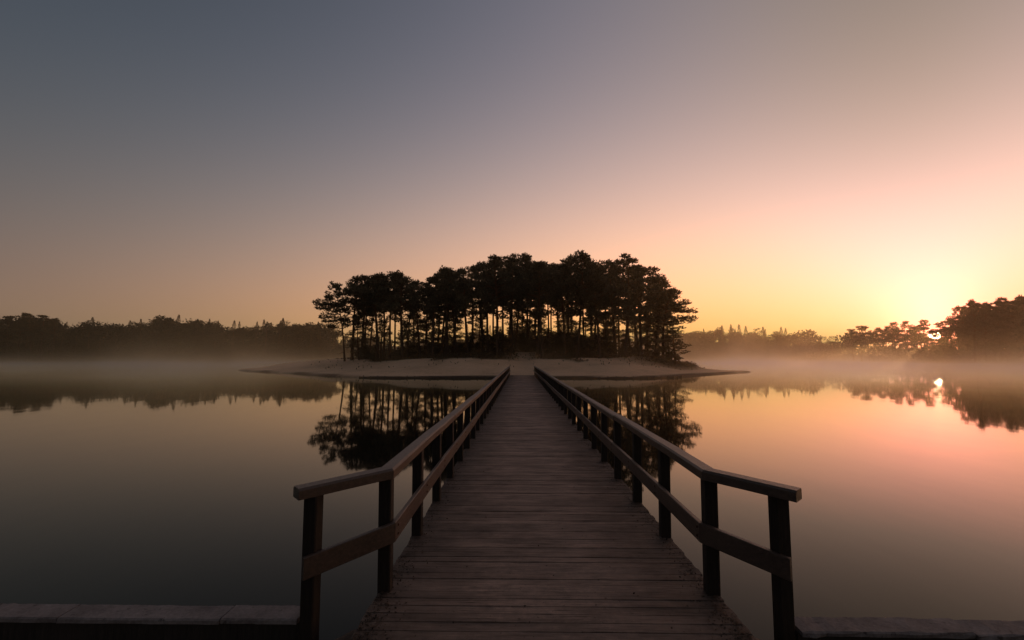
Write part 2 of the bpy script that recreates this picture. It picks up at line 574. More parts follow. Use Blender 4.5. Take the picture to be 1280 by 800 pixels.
gx = np.arange(-56, 43, 0.75); gy = np.arange(45.5, 119, 0.75)
GX, GY = np.meshgrid(gx, gy)
PP = np.c_[GX.ravel(), GY.ravel()]
zz, dd = island_h(PP)
keep = dd > -2.5
sm_ = lambda a, b, t: (lambda q: q * q * (3 - 2 * q))(np.clip((t - a) / (b - a), 0, 1))
pathm = np.exp(-((PP[:, 0] - XI - 0.02 * (PP[:, 1] - 50)) / 1.9) ** 2)
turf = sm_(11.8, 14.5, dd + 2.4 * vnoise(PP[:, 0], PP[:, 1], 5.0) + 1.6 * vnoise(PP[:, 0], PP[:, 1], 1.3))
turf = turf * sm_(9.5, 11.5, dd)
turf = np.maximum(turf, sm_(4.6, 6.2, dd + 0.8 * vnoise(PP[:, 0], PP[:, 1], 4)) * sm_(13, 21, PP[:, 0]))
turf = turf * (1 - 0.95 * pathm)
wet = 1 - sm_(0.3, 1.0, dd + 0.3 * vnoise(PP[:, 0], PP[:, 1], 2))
idx = -np.ones(len(PP), int); idx[keep] = np.arange(keep.sum())
nxg = len(gx); F = []
for j in range(len(gy) - 1):
    for i in range(nxg - 1):
        q = [j * nxg + i, j * nxg + i + 1, (j + 1) * nxg + i + 1, (j + 1) * nxg + i]
        if keep[q].all(): F.append([idx[a] for a in q])
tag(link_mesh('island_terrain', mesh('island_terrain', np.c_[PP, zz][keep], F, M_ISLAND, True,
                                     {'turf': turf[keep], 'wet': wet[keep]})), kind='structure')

# near bank in the foreground (dark soil, lower than the coping) and the sandy path on to the bridge
XC, HW = 0.22, 1.33
gx = np.r_[np.linspace(-320, -8, 12), np.linspace(-7.5, 8.5, 90), np.linspace(9, 330, 12)]
gy = np.r_[np.linspace(-120, -2, 10), np.linspace(-1.5, 3.40, 34)]
V, F = [], []
for y in gy:
    for x in gx:
        V.append((x, y, -0.24 + 0.03 * float(vnoise(x * 3, y * 3, 1.0)) - 0.02))
n_ = len(gx)
for j in range(len(gy) - 1):
    for i in range(n_ - 1): F.append((j * n_ + i, j * n_ + i + 1, (j + 1) * n_ + i + 1, (j + 1) * n_ + i))
tag(link_mesh('ground', mesh('ground', V, F, M_SOIL, True)), kind='structure')
V, F = [], []
xs_ = np.linspace(-1, 1, 41); ys_ = np.r_[np.linspace(-14, 2.6, 40), np.linspace(2.65, 3.74, 26), 3.80, 3.86]
for y in ys_:
    for x in xs_:
        t = min(max((y - 2.4) / 0.8, 0), 1)
        hw = 1.45 + 0.06 * float(vnoise(y * 4, 3, 1.0)) + max(0, (2.5 - y)) * 0.06 + 0.62 * t
        edge = abs(x) ** (6 - 2.5 * t)
        z = -0.012 + 0.012 * float(vnoise(x * 9, y * 5, 1.0)) - 0.30 * edge
        if y > 3.0: z -= 0.075 - 0.02 * float(vnoise(x * 17 + 5, y * 11, 1.0))
        if y > 3.68: z -= (y - 3.68) * 2.6
        V.append((XC + x * hw, y, z))
for j in range(len(ys_) - 1):
    for i in range(40): F.append((j * 41 + i, j * 41 + i + 1, (j + 1) * 41 + i + 1, (j + 1) * 41 + i))
tag(link_mesh('path', mesh('path', V, F, M_PATH, True)), kind='structure')

# ------------------------------------------------------------------ coping walls at the water's edge
def bevel_box(x0, x1, y0, y1, z0, z1, b=0.012, jit=0.004, nx=10):
    m = MB(); rings = []
    for i in range(nx + 1):
        x = x0 + (x1 - x0) * i / nx
        j = lambda: rng.normal() * jit
        a = [(x, y0 + j(), z0), (x, y0 + j(), z1 - b), (x, y0 + b + j(), z1 + j() * .5), (x, y1 - b + j(), z1 + j() * .5), (x, y1 + j(), z1 - b), (x, y1 + j(), z0)]
        rings.append(a)
    m.loft(rings)
    return m


def coping(name, label, edges, z, jit, group):
    root = empty(name, (0, 0, 0)); tag(root, label, 'low wall', group)
    lo, hi = min(edges), max(edges)
    w = bevel_box(lo, hi, 3.49, 3.61, -0.9, z - 0.037, 0.01, 0.003, 40)
    link_mesh('wall_base', mesh('wall_base', w.v, w.f, M_PILE), root)
    for a, b in zip(edges[:-1], edges[1:]):
        dz = rng.normal() * 0.004; dy = rng.normal() * 0.006
        s = bevel_box(a + 0.006, b - 0.006, 3.445 + dy, 3.64 + dy, z - 0.035 + dz, z + dz, 0.010, jit, 14)
        link_mesh('coping_slab', mesh('coping_slab', s.v, s.f, M_STONE), root)


coping('lake_wall', 'low lakeside wall with pale smooth coping slabs left of the footbridge',
       [-13.6, -12.4, -11.2, -10.05, -8.85, -7.65, -6.45, -5.25, -4.08, -3.40 + 0.0, -2.19, -1.62], 0.0, 0.002, 'walls along the near bank')
coping('lake_wall', 'low lakeside wall with rough gritty coping right of the footbridge',
       [2.0, 3.22, 4.4, 5.6, 6.8, 8.0, 9.2, 10.4, 11.6, 12.8], -0.045, 0.005, 'walls along the near bank')

# ------------------------------------------------------------------ the footbridge (one thing)
Y0, Y1 = 3.12, 49.6
bridge = empty('footbridge', (XC, 0, 0))
tag(bridge, 'long weathered plank footbridge with brown timber railings running out to the wooded island', 'footbridge')

m = MB(); tone = []
y = Y0
pitch_ = 0.108
while y < Y1:
    w = pitch_ - 0.0018 + rng.normal() * 0.0004
    z0 = rng.normal() * 0.0014; tl = rng.normal() * 0.0011
    xa, xb = -1.375 + rng.normal() * 0.005, 1.375 + rng.normal() * 0.005
    t = np.clip(0.42 + rng.normal() * 0.17 + (0.35 if rng.random() < 0.09 else 0) + max(0, (y - 22) / 27) * 0.12, 0, 1)
    rings = []
    for i in range(7):
        x = xa + (xb - xa) * i / 6
        zc_ = z0 + rng.normal() * 0.0012
        b = 0.0022
        rings.append([(x, y, -0.045 + zc_), (x, y, -b + zc_ - tl), (x, y + b, zc_ - tl), (x, y + w - b, zc_ + tl), (x, y + w, -b + zc_ + tl), (x, y + w, -0.045 + zc_)])
    n0 = len(m.v); m.loft(rings); tone += [t] * (len(m.v) - n0)
    y += pitch_
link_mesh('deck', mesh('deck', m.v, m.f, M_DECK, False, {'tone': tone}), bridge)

for x in (-1.12, 0.0, 1.12):
    m = MB(); a = 0.075
    m.loft([[(x - a, yy, -0.27), (x - a, yy, -0.05), (x + a, yy, -0.05), (x + a, yy, -0.27)] for yy in (Y0 + 0.35, Y1 - 0.1)])
    link_mesh('beam', mesh('beam', m.v, m.f, M_PILE), bridge)
pm = MB(); pm.tube([(0, 0, -2.2), (0, 0, -0.052)], [0.11, 0.11], 12)
pile_me = mesh('pile', pm.v, pm.f, M_PILE)
for yy in np.arange(7.5, 47, 4.7):
    for x in (-0.95, 0.95):
        o = link_mesh('pile', pile_me, bridge); o.location = (x, yy, 0)


def post_mesh(h0, h1, a=0.052, c=0.008):
    m = MB(); rings = []
    for z in np.linspace(h0, h1, 6):
        b = a
        pts = [(-b + c, -b), (b - c, -b), (b, -b + c), (b, b - c), (b - c, b), (-b + c, b), (-b, b - c), (-b, -b + c)]
        rings.append([(px, py, z) for px, py in pts])
    m.loft(rings)
    return mesh('post', m.v, m.f, M_POST)


bm_ = MB(); bm_.tube([(0, 0, 0), (0, 0, 0.006), (0, 0, 0.009)], [0.011, 0.010, 0.006], 10)
M_STEEL, nt_, bs_, _o = new_mat('rusty_steel')
lk(nt_, ramp(nt_, noise(nt_, obj_coords(nt_), 120, 4), [(0.3, (0.03, 0.02, 0.015)), (0.7, (0.12, 0.07, 0.045))]), bs_.inputs['Base Color'])
bs_.inputs['Metallic'].default_value = 0.6; bs_.inputs['Roughness'].default_value = 0.6
bolt_me = mesh('bolt', bm_.v, bm_.f, M_STEEL)
RAIL_Z = 0.985
TIP_Z = 0.955
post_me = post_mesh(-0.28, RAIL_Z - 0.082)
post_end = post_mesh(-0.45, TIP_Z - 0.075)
BEND = 3.86
SP = 1.175
ys_post = [BEND + 0.03 + SP * i for i in range(39)]
ys_post = [q for q in ys_post if q < Y1 - 0.6]

for s in (-1, 1):
    END, TIP = ((1.76, 3.47), (1.855, 3.385)) if s < 0 else ((1.70, 3.52), (1.785, 3.40))
    for i, yy in enumerate(ys_post):
        o = link_mesh('post', post_me, bridge)
        o.location = (s * (HW + rng.normal() * 0.004), yy, rng.normal() * 0.004)
        o.rotation_euler = (rng.normal() * 0.006, rng.normal() * 0.006, rng.normal() * 0.02)
        if i < 8:
            for dz in (-0.035, 0.035):
                q = link_mesh('bolt', bolt_me, bridge); q.location = (s * (HW - 0.052 - 0.0425), yy + 0.01, 0.48 + dz); q.rotation_euler = (0, -s * math.pi / 2, 0)
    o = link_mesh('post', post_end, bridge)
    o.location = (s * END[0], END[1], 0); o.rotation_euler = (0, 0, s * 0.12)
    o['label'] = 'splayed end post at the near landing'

    # handrail pieces, mitred where they turn
    def rail_ring(p, n, wdt, hgt, zt, ch):
        """section at plan point p; n is the plan direction of the cut line"""
        prof = [(-wdt, -hgt), (wdt, -hgt), (wdt, -ch), (wdt - ch, 0), (-wdt + ch, 0), (-wdt, -ch)]
        return [(p[0] + n[0] * a, p[1] + n[1] * a, zt + b) for a, b in prof]

    def norm(v): l = math.hypot(*v); return (v[0] / l, v[1] / l)
    d0 = norm((s * HW - s * TIP[0], BEND - TIP[1])); d1 = (0.0, 1.0)
    n0 = (d0[1], -d0[0]); n1 = (1.0, 0.0)
    mit = norm((n0[0] + n1[0], n0[1] + n1[1])); k_ = 1 / (mit[0] * n1[0] + mit[1] * n1[1])
    mit = (mit[0] * k_, mit[1] * k_)
    tip = (s * TIP[0], TIP[1])
    def piece(name, rings, mat):
        m = MB(); m.loft(rings); return link_mesh(name, mesh(name, m.v, m.f, mat), bridge)
    rr = [rail_ring(tip, n0, 0.066, 0.08, TIP_Z, 0.016)]
    bend_pt = (s * HW, BEND)
    mid = ((tip[0] + bend_pt[0]) / 2, (tip[1] + bend_pt[1]) / 2)
    rr.append(rail_ring(mid, n0, 0.066, 0.08, (RAIL_Z + TIP_Z) / 2, 0.016))
    rr.append(rail_ring((bend_pt[0] - d0[0] * 0.0015, bend_pt[1] - d0[1] * 0.0015), mit, 0.066, 0.08, RAIL_Z, 0.016))
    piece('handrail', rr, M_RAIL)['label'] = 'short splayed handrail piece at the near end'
    ya = BEND + 0.0015; first = True
    while ya < Y1 - 0.3:
        yb = min(ya + SP * 3, Y1 - 0.25)
        if yb > Y1 - 1.2: yb = Y1 - 0.25
        zt = RAIL_Z + rng.normal() * 0.003; dx = rng.normal() * 0.004
        rr = []
        if first: rr.append(rail_ring((s * HW, ya), mit, 0.066, 0.08, RAIL_Z, 0.016)); first = False
        else: rr.append(rail_ring((s * HW + dx, ya + 0.004), n1, 0.066, 0.08, zt, 0.016))
        for q in (0.25, 0.5, 0.75): rr.append(rail_ring((s * HW + dx + rng.normal() * 0.002, ya + (yb - ya) * q), n1, 0.066, 0.08, zt + rng.normal() * 0.002, 0.016))
        rr.append(rail_ring((s * HW + dx, yb), n1, 0.066, 0.08, zt, 0.016))
        piece('handrail', rr, M_RAIL)
        ya = yb
    # knee boards fixed to the inner faces of the posts
    bx = HW - 0.052 - 0.022
    def board_ring(p, n, zc): 
        a, b, c = 0.02, 0.078, 0.005
        prof = [(-a, -b + c), (-a + c, -b), (a - c, -b), (a, -b + c), (a, b - c), (a - c, b), (-a + c, b), (-a, b - c)]
        return [(p[0] + n[0] * i, p[1] + n[1] * i, zc + j) for i, j in prof]
    # inner line of the flared part
    off = 0.052 + 0.022
    inn = (-s * d0[1], s * d0[0])   # towards the deck
    e0 = (s * END[0] + inn[0] * off - d0[0] * 0.085, END[1] + inn[1] * off - d0[1] * 0.085)
    tt = (s * bx - e0[0]) / d0[0]
    e1 = (s * bx, e0[1] + d0[1] * tt)
    piece('knee_board', [board_ring(e0, n0, 0.395), board_ring((e1[0] - d0[0] * 0.0015, e1[1] - d0[1] * 0.0015), mit, 0.48)], M_RAIL)['label'] = 'short splayed knee board at the near end'
    ya = e1[1] + 0.0015; first = True
    while ya < Y1 - 0.3:
        yb = min(ya + SP * 3, Y1 - 0.25)
        if yb > Y1 - 1.2: yb = Y1 - 0.25
        zc_ = 0.48 + rng.normal() * 0.004
        rr = [board_ring((s * bx, ya + (0 if first else 0.004)), mit if first else n1, 0.48 if first else zc_), board_ring((s * bx, (ya + yb) / 2), n1, zc_), board_ring((s * bx, yb), n1, zc_)]
        first = False
        piece('knee_board', rr, M_RAIL)
        ya = yb

# leaf litter and crumbs of soil caught along both edges of the deck
n = 6500
yy = 3.15 + rng.uniform(0, 1, n) ** 2.0 * 26
sgn = np.where(rng.random(n) < 0.5, -1, 1)
xx = XC + sgn * (1.36 - np.abs(rng.normal(size=n)) * 0.10)
few = rng.random(n) < 0.02
xx = np.where(few, XC + rng.uniform(-1.3, 1.3, n), xx)
Cl = np.c_[xx, yy, rng.uniform(0.002, 0.014, n)]
dl = rng.normal(size=(n, 3)) * np.array((1, 1, 0.25))
dl /= np.linalg.norm(dl, axis=1)[:, None]
sd_ = np.c_[-dl[:, 1], dl[:, 0], rng.normal(size=n) * 0.35]
L_ = (0.013 * rng.uniform(0.3, 1.2, n))[:, None]
v = np.stack([Cl - dl * L_, Cl + sd_ * L_ * 0.6, Cl + dl * L_, Cl - sd_ * L_ * 0.5], 1)
v[:, :, 2] = np.maximum(v[:, :, 2], 0.0015)
M_LITTER = leaf_mat('leaf_litter', (0.02, 0.015, 0.011), (0.10, 0.07, 0.05), 0.0)
tag(link_mesh('leaf_litter', mesh('leaf_litter', v.reshape(-1, 3), np.arange(n * 4).reshape(n, 4), M_LITTER)), 'dead leaves and soil crumbs along the edges of the footbridge deck', 'leaf litter', kind='stuff')

# ------------------------------------------------------------------ low plank edging along the island's front shore
def edging(pts, label):
    root = empty('shore_edging', (pts[0][0], pts[0][1], WATER_Z)); tag(root, label, 'plank edging', 'plank edgings along the island shore')
    pts = [(x - 1.15, y) for x, y in pts]
    root.location.x = pts[0][0]
    P, L = resample(pts, 60)
    m = MB(); rings = []
    for i, p in enumerate(P):
        d = P[min(i + 1, 59)] - P[max(i - 1, 0)]; d /= np.hypot(*d); n = np.array((d[1], -d[0]))
        zt = 0.17 + 0.02 * float(vnoise(i, 3, 2.0))
        c = [(p + n * 0.03, -0.15), (p + n * 0.03, zt), (p - n * 0.03, zt), (p - n * 0.03, -0.15)]
        rings.append([(q[0] - pts[0][0], q[1] - pts[0][1], z) for q, z in c])
    m.loft(rings); link_mesh('board', mesh('board', m.v, m.f, M_PILE), root)
    sm2 = MB(); sm2.tube([(0, 0, -0.5), (0, 0, 0.24)], [0.055, 0.05], 8); stake = mesh('stake', sm2.v, sm2.f, M_PILE)
    for i in range(2, 60, 3):
        d = P[min(i + 1, 59)] - P[i - 1]; d /= np.hypot(*d); n = np.array((d[1], -d[0]))
        o = link_mesh('stake', stake, root); q = P[i] + n * 0.09
        o.location = (q[0] - pts[0][0], q[1] - pts[0][1], rng.normal() * 0.02)


edging([(-16.3, 49.4), (-12, 48.7), (-8, 48.3), (-4.5, 48.45), (-0.05, 48.75)], 'low dark plank edging holding the island beach left of the bridge end')
edging([(2.8, 48.85), (5, 48.5), (9, 48.1), (13, 48.05), (17.4, 49.8), (19.0, 51.3)], 'low dark plank edging holding the island beach right of the bridge end')

# ------------------------------------------------------------------ trees
def diamonds(centres, dirs, length, width, up_jit=0.6):
    """leaf tufts: one narrow 4-sided blade per centre"""
    n = len(centres)
    d = dirs / np.linalg.norm(dirs, axis=1)[:, None]
    r = rng.normal(size=(n, 3)); side = np.cross(d, r); side /= np.linalg.norm(side, axis=1)[:, None] + 1e-9
    L = (length * rng.uniform(0.6, 1.3, n))[:, None]; W = (width * rng.uniform(0.6, 1.3, n))[:, None]
    v = np.empty((n, 4, 3))
    v[:, 0] = centres - d * L * 0.5; v[:, 1] = centres + side * W * 0.5 + d * L * 0.05
    v[:, 2] = centres + d * L * 0.5; v[:, 3] = centres - side * W * 0.5 + d * L * 0.05
    return v.reshape(-1, 3), np.arange(n * 4).reshape(n, 4)


def pad_points(c, rx, rz, n):
    p = rng.normal(size=(n, 3)); p /= np.linalg.norm(p, axis=1)[:, None]
    rad = rng.uniform(0.25, 1.0, n) ** 0.5
    p *= rad[:, None]
    p[:, 2] = np.where(p[:, 2] < 0, p[:, 2] * 0.55, p[:, 2])
    d = p * np.array((1, 1, 0.5)) + np.array((0, 0, 0.45)) + rng.normal(size=(n, 3)) * 0.35
    return c + p * np.array((rx, rx, rz)), d


H0 = 14.0


def pine(crown_base=0.5, spread=3.6, limbs=22, bias=0.0, lean=0.0, top=1.0, dens=1.0, padr=1.0, gap=0.0, flat=(0.45, 0.95)):
    """Scots pine, H0 tall, crown of flat needle pads on rising limbs; bias stretches it towards +X"""
    tm = MB()
    ph = rng.uniform(0, 6.28); thick = rng.uniform(0.75, 1.4)
    def tx(t): return np.array((lean * t * t * H0 + 0.22 * math.sin(ph + t * 5) * t, 0.22 * math.cos(ph * 1.3 + t * 4) * t, t * H0))
    ts = np.linspace(0, 0.97, 12)
    pts = [tx(t) for t in ts]; pts[0] = pts[0] - np.array((0, 0, 0.5))
    tm.tube(pts, [thick * 0.175 * (1 - t) ** 0.75 + 0.03 + (0.07 if t == 0 else 0) for t in ts], 8)
    C, D = [], []
    az = rng.uniform(0, 6.28)
    for i in range(limbs):
        s = (i + rng.uniform(0, 0.8)) / limbs
        if gap and rng.random() < gap: continue
        t = crown_base + (0.985 - crown_base) * s
        az += 2.4 + rng.normal() * 0.4
        prof = (0.62 + 0.5 * math.sin(math.pi * min(1, s * 1.15))) * (1 - 0.62 * s ** 2.4) * top
        L = spread * prof * rng.uniform(0.65, 1.15) * (1 + bias * math.cos(az))
        if L < 0.5: L = 0.5
        p0 = tx(t); dirv = np.array((math.cos(az), math.sin(az), 0))
        rise = rng.uniform(0.05, 0.38) + 0.35 * s
        q = []
        bend = rng.normal() * 0.15; sd = np.array((-dirv[1], dirv[0], 0))
        for k in (0, 0.3, 0.6, 0.85, 1.0):
            q.append(p0 + dirv * L * k + sd * bend * L * k * k + np.array((0, 0, L * rise * (k - 0.42 * k * k)))) 
        r0 = 0.035 + 0.02 * L
        tm.tube(q, [r0, r0 * .8, r0 * .55, r0 * .35, r0 * .2], 5)
        npad = max(2, int(round(L * 1.15)))
        for j in range(npad):
            k = 0.42 + 0.62 * (j + rng.uniform(0, 1)) / npad
            kk = min(k, 1.0)
            base = np.array([np.interp(kk, (0, .3, .6, .85, 1), [a[c] for a in q]) for c in range(3)])
            pc = base + sd * float(np.clip(rng.normal(), -1.6, 1.6)) * 0.13 * L + np.array((0, 0, rng.uniform(-0.22, 0.5)))
            rx = padr * rng.uniform(0.5, 1.1) * (0.55 + 0.12 * L)
            if True:
                tm.tube([base, (base + pc) / 2 + np.array((0, 0, .05)), pc], [r0 * .4, r0 * .3, r0 * .15], 4)
            n = int(86 * rx * rx * dens) + 12
            a, b = pad_points(pc, rx, rx * rng.uniform(*flat), n)
            C.append(a); D.append(b)
    # leader tuft
    for _ in range(3):
        a, b = pad_points(tx(0.99) + rng.normal(size=3) * np.array((.5, .5, .22)), 0.7 * padr, 0.34, 60); C.append(a); D.append(b)
    # dead snags on the bare trunk
    for _ in range(6):
        t = rng.uniform(0.05, max(0.07, crown_base)); a = rng.uniform(0, 6.28); L = rng.uniform(0.4, 1.5)
        p = tx(t); dv = np.array((math.cos(a), math.sin(a), rng.uniform(-.25, .15)))
        tm.tube([p, p + dv * L * .5, p + dv * L + np.array((0, 0, rng.uniform(-.2, .1)))], [.035, .022, .008], 4)
    v, f = diamonds(np.vstack(C), np.vstack(D), 0.46, 0.17)
    return mesh('trunk', tm.v, tm.f, M_BARK, True), mesh('crown', v, f, M_NEEDLE)


PINES = {
    'umbrella': [pine(0.58, 3.6, 18, padr=1.12), pine(0.53, 3.8, 20, padr=1.15), pine(0.60, 3.2, 16, lean=0.03, padr=1.1), pine(0.5, 3.3, 17, lean=-0.03, padr=1.2, gap=.1)],
    'tall': [pine(0.42, 2.8, 22, padr=1.1), pine(0.36, 3.0, 25, padr=1.1, gap=.1), pine(0.46, 2.9, 20, lean=-0.03, padr=1.15), pine(0.33, 2.6, 24, padr=1.05, gap=.12), pine(0.40, 2.5, 20, lean=0.04, gap=0.15, padr=1.1)],
    'low': [pine(0.10, 2.8, 26, gap=0.1, flat=(.8, 1.2), padr=1.15), pine(0.14, 3.1, 26, lean=0.04, gap=0.1, flat=(.8, 1.2), padr=1.2), pine(0.06, 2.6, 28, gap=0.15, flat=(.8, 1.2), padr=1.1)],
    'edge': [pine(0.40, 3.1, 28, bias=0.45, lean=0.05, gap=0.1), pine(0.36, 2.9, 30, bias=0.35, lean=0.04, padr=1.1), pine(0.42, 3.0, 26, bias=0.4, gap=0.12)],
    'big': [pine(0.30, 3.1, 32, dens=1.9), pine(0.34, 3.4, 30, dens=1.8), pine(0.26, 2.9, 32, dens=1.9)],
    'row': [pine(0.40, 3.0, 22, dens=1.3, gap=.1), pine(0.33, 3.2, 22, dens=1.3, gap=.12, padr=1.15), pine(0.46, 3.1, 17, dens=1.4, padr=1.1), pine(0.22, 2.9, 24, dens=1.3, gap=.1, flat=(.7, 1.1)), pine(0.5, 2.6, 16, dens=1.3, lean=.03), pine(0.28, 3.4, 22, dens=1.3, gap=.15, flat=(.6, 1.0))],
    'thin': [pine(0.56, 2.3, 18, gap=0.15), pine(0.48, 2.2, 20, gap=0.1, lean=0.02)],
}


def put_tree(name, parts, loc, rz, sxy, sz, label, cat, group=None, tilt=0.042):
    root = empty(name, loc, rz); root.rotation_euler = (rng.normal() * tilt, rng.normal() * tilt, rz); root.scale = (sxy, sxy, sz)
    tag(root, label, cat, group)
    for pn, me in zip(('trunk', 'crown'), parts): link_mesh(pn, me, root)
    return root


ITOP = [(395, 392), (402, 386), (420, 364), (437, 351), (450, 344), (470, 351), (480, 341), (505, 340), (515, 352), (530, 348), (545, 340), (555, 332), (580, 335),
        (600, 330), (620, 320), (640, 318), (660, 325), (680, 328), (700, 327), (715, 316), (730, 317), (745, 327), (760, 336), (768, 325), (790, 324),
        (805, 330), (820, 345), (830, 364), (850, 368), (865, 386), (872, 404)]
IU, IV = zip(*ITOP)


def ground_z(x, y): return float(island_h([(x, y)])[0][0])


def island_pine(u, Y, kind, vi=None, rz=None, label=None, group='pines standing inside the island grove', vtop=None, wide=1.0):
    p = at(u, 447, Y); gz = ground_z(p.x, Y)
    v = np.interp(u, IU, IV) if vtop is None else vtop
    H = at(u, v, Y).z - gz
    parts = PINES[kind][rng.integers(len(PINES[kind])) if vi is None else vi]
    sz = H / (H0 + 0.25)
    put_tree('pine_tree', parts, (p.x, Y, gz), rng.uniform(0, 6.28) if rz is None else rz, wide * (0.45 + 0.55 * sz), sz,
             label or 'dark slender scots pine crowded inside the island grove', 'pine tree', group if label is None else None)


# pines one can single out round the rim of the grove
PI = math.pi
island_pine(431, 73, 'edge', 0, PI, 'leftmost island pine, its lowest branches reaching out over the beach', vtop=354, wide=0.9)
island_pine(440, 74.5, 'edge', 2, PI * .9, 'second island pine from the left, beside the outermost one', vtop=346, wide=1.05)
island_pine(453, 75, 'umbrella', 1, 0.3, 'rounded pine third from the left end of the island grove', vtop=345)
island_pine(456, 79, 'tall', 1, 2.3, 'pine directly behind the third trunk at the left of the grove', vtop=352)
island_pine(472, 73, 'umbrella', 0, 4.0, 'flat topped pine just left of the first dip in the canopy', vtop=345)
island_pine(487, 71, 'umbrella', 2, 1.0, 'broad flat crowned pine with a leaning trunk at left front of the grove', vtop=340, wide=1.1)
island_pine(503, 70, 'umbrella', 1, 2.5, 'pine right before the notch in the left part of the canopy', vtop=341)
island_pine(525, 71, 'thin', 0, 0.5, 'thin airy pine standing in the notch of the left canopy', vtop=351)
island_pine(622, 68, 'tall', 1, 0.9, 'tall pine at the left side of the sandy path beyond the bridge', vtop=321)
island_pine(678, 66, 'tall', 2, 2.1, 'dark forked looking pine at the right side of the sandy path beyond the bridge', vtop=330)
island_pine(722, 72, 'tall', 0, 1.2, 'tallest island pine with a small tuft standing above the canopy', vtop=315)
island_pine(782, 68, 'tall', 3, 0.3, 'tall pine with a high rounded head right of the second canopy notch', vtop=323, wide=1.1)
island_pine(801, 70, 'tall', 1, 5.4, 'pine on the right shoulder of the grove where the canopy steps down', vtop=330, wide=1.1)
island_pine(818, 74, 'edge', 2, 0.2, 'sloping pine second from the right end of the grove', vtop=346)
island_pine(829, 70, 'edge', 1, 0.0, 'rightmost island pine with heavy low branches hanging over the bank', vtop=362, wide=1.35)

inner = [(462, 80, 'thin'), (480, 78, 'tall'), (493, 82, 'thin'), (510, 80, 'tall'), (533, 76, 'tall'), (540, 69, 'umbrella'), (547, 82, 'tall'), (552, 72, 'tall'),
         (559, 70, 'umbrella'), (566, 78, 'tall'), (570, 71, 'thin'), (584, 68, 'tall'), (590, 84, 'tall'), (604, 77, 'tall'), (610, 72, 'tall'),
         (616, 84, 'umbrella'), (636, 88, 'umbrella'), (644, 80, 'tall'), (652, 90, 'umbrella'), (660, 79, 'tall'), (668, 86, 'tall'), (672, 72, 'umbrella'),
         (686, 77, 'tall'), (699, 84, 'umbrella'), (706, 73, 'tall'), (712, 82, 'tall'), (730, 78, 'umbrella'), (742, 86, 'tall'),
         (750, 72, 'tall'), (757, 80, 'umbrella'), (768, 76, 'tall'), (774, 84, 'umbrella'), (789, 76, 'tall'), (795, 86, 'tall'), (806, 79, 'umbrella'), 
         (824, 82, 'tall'), (836, 76, 'thin'), (605, 96, 'umbrella'), (630, 98, 'tall'), (660, 99, 'tall'), (690, 97, 'umbrella'), (715, 95, 'tall'), (740, 98, 'umbrella'),
         (765, 94, 'tall'), (560, 90, 'thin'), (640, 72, 'tall'), ]
for u, Y, k in inner:
    island_pine(u, Y, k, vtop=np.interp(u, IU, IV) + abs(rng.normal()) * 4 + (2 if Y > 80 else 0))

# younger, shorter pines filling the middle storey
for u, Y, vt in [(449, 73, 405), (476, 75, 402), (509, 74, 405), (518, 79, 392), (531, 77, 398), (556, 76, 394), (569, 82, 400), (599, 80, 396),
                 (621, 82, 398), (645, 90, 385), (655, 84, 398), (667, 82, 392), (676, 80, 398), (702, 79, 396), (711, 86, 388), (733, 82, 394),
                 (756, 86, 390), (771, 80, 398), (797, 78, 398), (810, 74, 402), (822, 75, 400), (833, 71, 410), (844, 68, 418)]:
    island_pine(u, Y, 'low', vtop=vt + rng.normal() * 4, wide=rng.uniform(1.0, 1.35), label=None, group='short young pines in the middle storey of the island grove')
for o in bpy.data.objects:
    if o.get('group') == 'short young pines in the middle storey of the island grove':
        o['label'] = 'short bushy young pine half hidden among the trunks of the island grove'

# ------------------------------------------------------------------ bushes under the pines
def shrub(h=2.2, w=2.6, n=1500):
    C, D = [], []
    for _ in range(9):
        a = rng.uniform(0, 6.28); r = rng.uniform(0, w * 0.32)
        c = np.array((math.cos(a) * r, math.sin(a) * r, h * rng.uniform(0.25, 0.68)))
        p = rng.normal(size=(n // 9, 3)); p /= np.linalg.norm(p, axis=1)[:, None]; p *= (rng.uniform(0.2, 1, n // 9) ** .5)[:, None]
        C.append(c + p * np.array((w * .26, w * .26, h * .32))); D.append(p + rng.normal(size=p.shape) * .5)
    C = np.vstack(C); C[:, 2] = np.maximum(C[:, 2], 0.02)
    v, f = diamonds(C, np.vstack(D), 0.24, 0.12)
    return mesh('shrub', v, f, M_SHRUB)


SHR = [shrub(), shrub(2.8, 2.4), shrub(1.6, 3.0), shrub(3.6, 2.6, 1900)]
spots = [(458, 71, 2.6), (470, 77, 1.6), (505, 76, 1.4), (525, 79, 1.8), (545, 74, 1.4), (560, 80, 2.4), (572, 76, 1.4), (585, 79, 2.8), (596, 76, 1.8), (606, 83, 3.4), (614, 76, 2.6), (624, 80, 3.8), (633, 75, 2.6),
         (640, 84, 4.0), (652, 96, 3.6), (664, 86, 3.8), (671, 77, 3.0), (683, 72, 2.8), (690, 78, 3.8), (698, 73, 3.0), (705, 80, 3.2), (714, 76, 2.4), (728, 74, 1.6), (740, 77, 2.2), (752, 82, 2.4),
         (764, 74, 1.4), (776, 80, 2.4), (792, 74, 1.6), (808, 76, 2.2), (820, 70, 1.3), (838, 68.5, 1.9), (846, 69.5, 1.3), (535, 90, 3), (575, 95, 3.6), (612, 97, 4), (700, 96, 4), (745, 95, 3.6), (785, 92, 3)]
for _ in range(24):
    uu = rng.uniform(452, 560); spots.append((uu, rng.uniform(76, 86), rng.uniform(1.3, 2.8)))
    uu = rng.uniform(560, 815); spots.append((uu, rng.uniform(72, 92), rng.uniform(2.2, 4.8) * (1.0 if 600 < uu < 760 else 0.7)))
